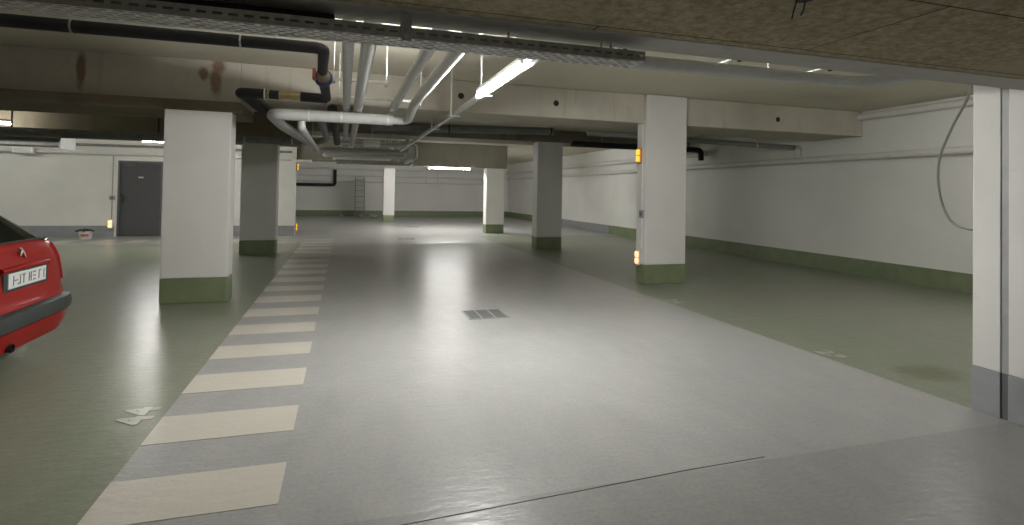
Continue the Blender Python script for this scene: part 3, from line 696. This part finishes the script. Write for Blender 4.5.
def skin_strip(name, mat, levels, i0, i1, off, n=96):
    b_ = MB(); rows = []
    for z_, u0, u1, w in levels:
        ring = contour(u0 - off, u1 + off, w + off, n)
        rows.append([b_.bm.verts.new((ring[k_ % n][0], ring[k_ % n][1], z_)) for k_ in range(i0, i1 + 1)])
    for A, B in zip(rows, rows[1:]):
        for k_ in range(len(A) - 1): b_.bm.faces.new((A[k_], A[k_ + 1], B[k_ + 1], B[k_]))
    o = b_.build(name, mat, car, True); md = o.modifiers.new('thickness', 'SOLIDIFY'); md.thickness = .012; md.offset = 0
    return o
LV = [(.58, .077, 3.71, .85), (.62, .08, 3.70, .85), (.70, .09, 3.62, .845), (.78, .105, 3.40, .83), (.85, .13, 3.0, .81), (.90, .158, 2.78, .782)]
# hatch details
gl = MB(); gl.tube(smooth([(CX - .222, CY - .60, .944), (CX - .21, CY - .45, .944), (CX - .208, CY, .944), (CX - .21, CY + .45, .944), (CX - .222, CY + .60, .944)]), .010, 8)
gl.build('window_seal', M['car_trim'], car, True)
pr = MB(); pr.box(CX - .12, CX - .075, CY - .30, CY + .32, .605, .775, .015); pr.build('plate_recess', M['car_trim'], car)
pl = MB(); pl.box(CX - .08, CX - .068, CY - .255, CY + .265, .63, .742, .003)
plate = pl.build('licence_plate', M['plate'], car)
gx = CX - .0675
glyph_y = [-.20, -.14, -.08, .01, .07, .15, .21]
pat = [((0, 0, .012, .07), (.02, .028, .04, .012)), ((0, 0, .04, .012), (.028, 0, .012, .07)), ((0, .058, .04, .012), (.014, 0, .012, .07)),
       ((0, 0, .012, .07), (.028, 0, .012, .07), (0, .03, .04, .01)), ((0, 0, .04, .012), (0, .03, .04, .01), (0, .058, .04, .012)),
       ((0, 0, .012, .07), (0, .058, .04, .012)), ((.014, 0, .012, .07),)]
for gy, strokes in zip(glyph_y, pat):
    g = MB()
    for (a0, b0, w_, h_) in strokes: g.box(gx, gx + .0015, CY + gy + a0, CY + gy + a0 + w_, 0.652 + b0, .652 + b0 + h_)
    g.build('plate_character', M['ink'], plate)
tb = MB(); tb.tube(smooth([(CX - .085, CY - .32, .765), (CX - .07, CY, .775), (CX - .085, CY + .34, .765)]), .02, 10); tb.build('hatch_handle', M['car_red'], car, True)
em = MB(); ez, ey, exx = .868, CY + .02, CX - .128
em.tube([(exx + .002, ey - .035, ez + .045), (exx + .004, ey - .01, ez + .03), (exx + .008, ey + .02, ez - .005), (exx + .012, ey + .045, ez - .04)], .01, 8, 0, True, [.005, .012, .011, .006])
em.tube([(exx + .006, ey - .005, ez + .02), (exx + .012, ey - .03, ez - .02)], .008, 8)
em.build('emblem', M['chrome'], car, True)
skin_strip('tail_lamp', M['lens_red'], LV, 10, 17, .004); skin_strip('tail_lamp', M['lens_red'], LV, -17, -10, .004)
LT = [(.918, .172, 2.735, .769), (.938, .198, 2.685, .742)]
skin_strip('belt_trim', M['chrome'], LT, 9, 14, .004); skin_strip('belt_trim', M['chrome'], LT, -14, -9, .004)
ehx = MB(); ehx.tube([(CX - .35, CY - .29, .215), (CX - .015, CY - .29, .215)], .03, 14, 0, False); ehx.tube([(CX - .06, CY - .29, .215), (CX - .05, CY - .29, .215)], .028, 14)
ehx.build('exhaust_pipe', M['rubber'], car, True)
MB().tube([(CX - .55, CY - .5, 1.42), (CX - .72, CY, 1.425)], .004, 6).bm.free()
for u_ in (.78, 3.05):
    for sy in (-1, 1):
        w = MB(); w.lathe((CX - u_, CY + sy * .73, .285), [(.20, -.085), (.275, -.08), (.285, -.05), (.285, .05), (.275, .08), (.20, .085), (.19, .07)], 28, 'y')
        wh = w.build('wheel', M['rubber'], car, True)
        MB().lathe((CX - u_, CY + sy * .815, .285), [(.19, -.012), (.185, .0), (.06, .004), (.05, .012)], 24, 'y').build('rim', M['galv'], wh, True)
for sy in (-1, 1):
    MB().box(CX - 2.30, CX - 2.18, CY + sy * .80 - .08, CY + sy * .80 + .08, .95, 1.06, .03).build('door_mirror', M['car_red'], car)
    MB().tube([(CX - .98, CY + sy * .833, .3), (CX - .98, CY + sy * .833, .44)], .004, 6).bm.free()

# ------------------------------------------------------------------ camera, world, view
cam = bpy.data.cameras.new('camera'); co = bpy.data.objects.new('camera', cam); COL.objects.link(co)
f_, yaw, pit, rol, cy_ = 548.215, .296874, .0180384, -.017902, 182.70
s_, c_ = math.sin(yaw), math.cos(yaw); sp, cp = math.sin(pit), math.cos(pit)
fwd = Vector((s_ * cp, c_ * cp, sp)); rt = Vector((c_, -s_, 0)); up = rt.cross(fwd)
r2 = rt * math.cos(rol) - up * math.sin(rol); u2 = up * math.cos(rol) + rt * math.sin(rol)
mw = Matrix.Identity(4)
for i in range(3): mw[i][0], mw[i][1], mw[i][2] = r2[i], u2[i], -fwd[i]
mw[2][3] = 1.40
co.matrix_world = mw
cam.sensor_width = 36; cam.sensor_fit = 'HORIZONTAL'; cam.lens = f_ / 1024 * 36; cam.shift_y = (cy_ - 262.5) / 1024; cam.clip_start = .05
SC.camera = co
w = bpy.data.worlds.new('world'); SC.world = w; w.use_nodes = True
w.node_tree.nodes['Background'].inputs[0].default_value = (.01, .01, .01, 1); w.node_tree.nodes['Background'].inputs[1].default_value = 0.2
vs = SC.view_settings
vs.view_transform = 'Standard'; vs.look = 'None'; vs.gamma = 1; vs.use_curve_mapping = False; vs.exposure = 0.28
try:
    SC.cycles.use_denoising = True; SC.cycles.max_bounces = 10; SC.cycles.diffuse_bounces = 6; SC.cycles.sample_clamp_indirect = 4
except Exception: pass
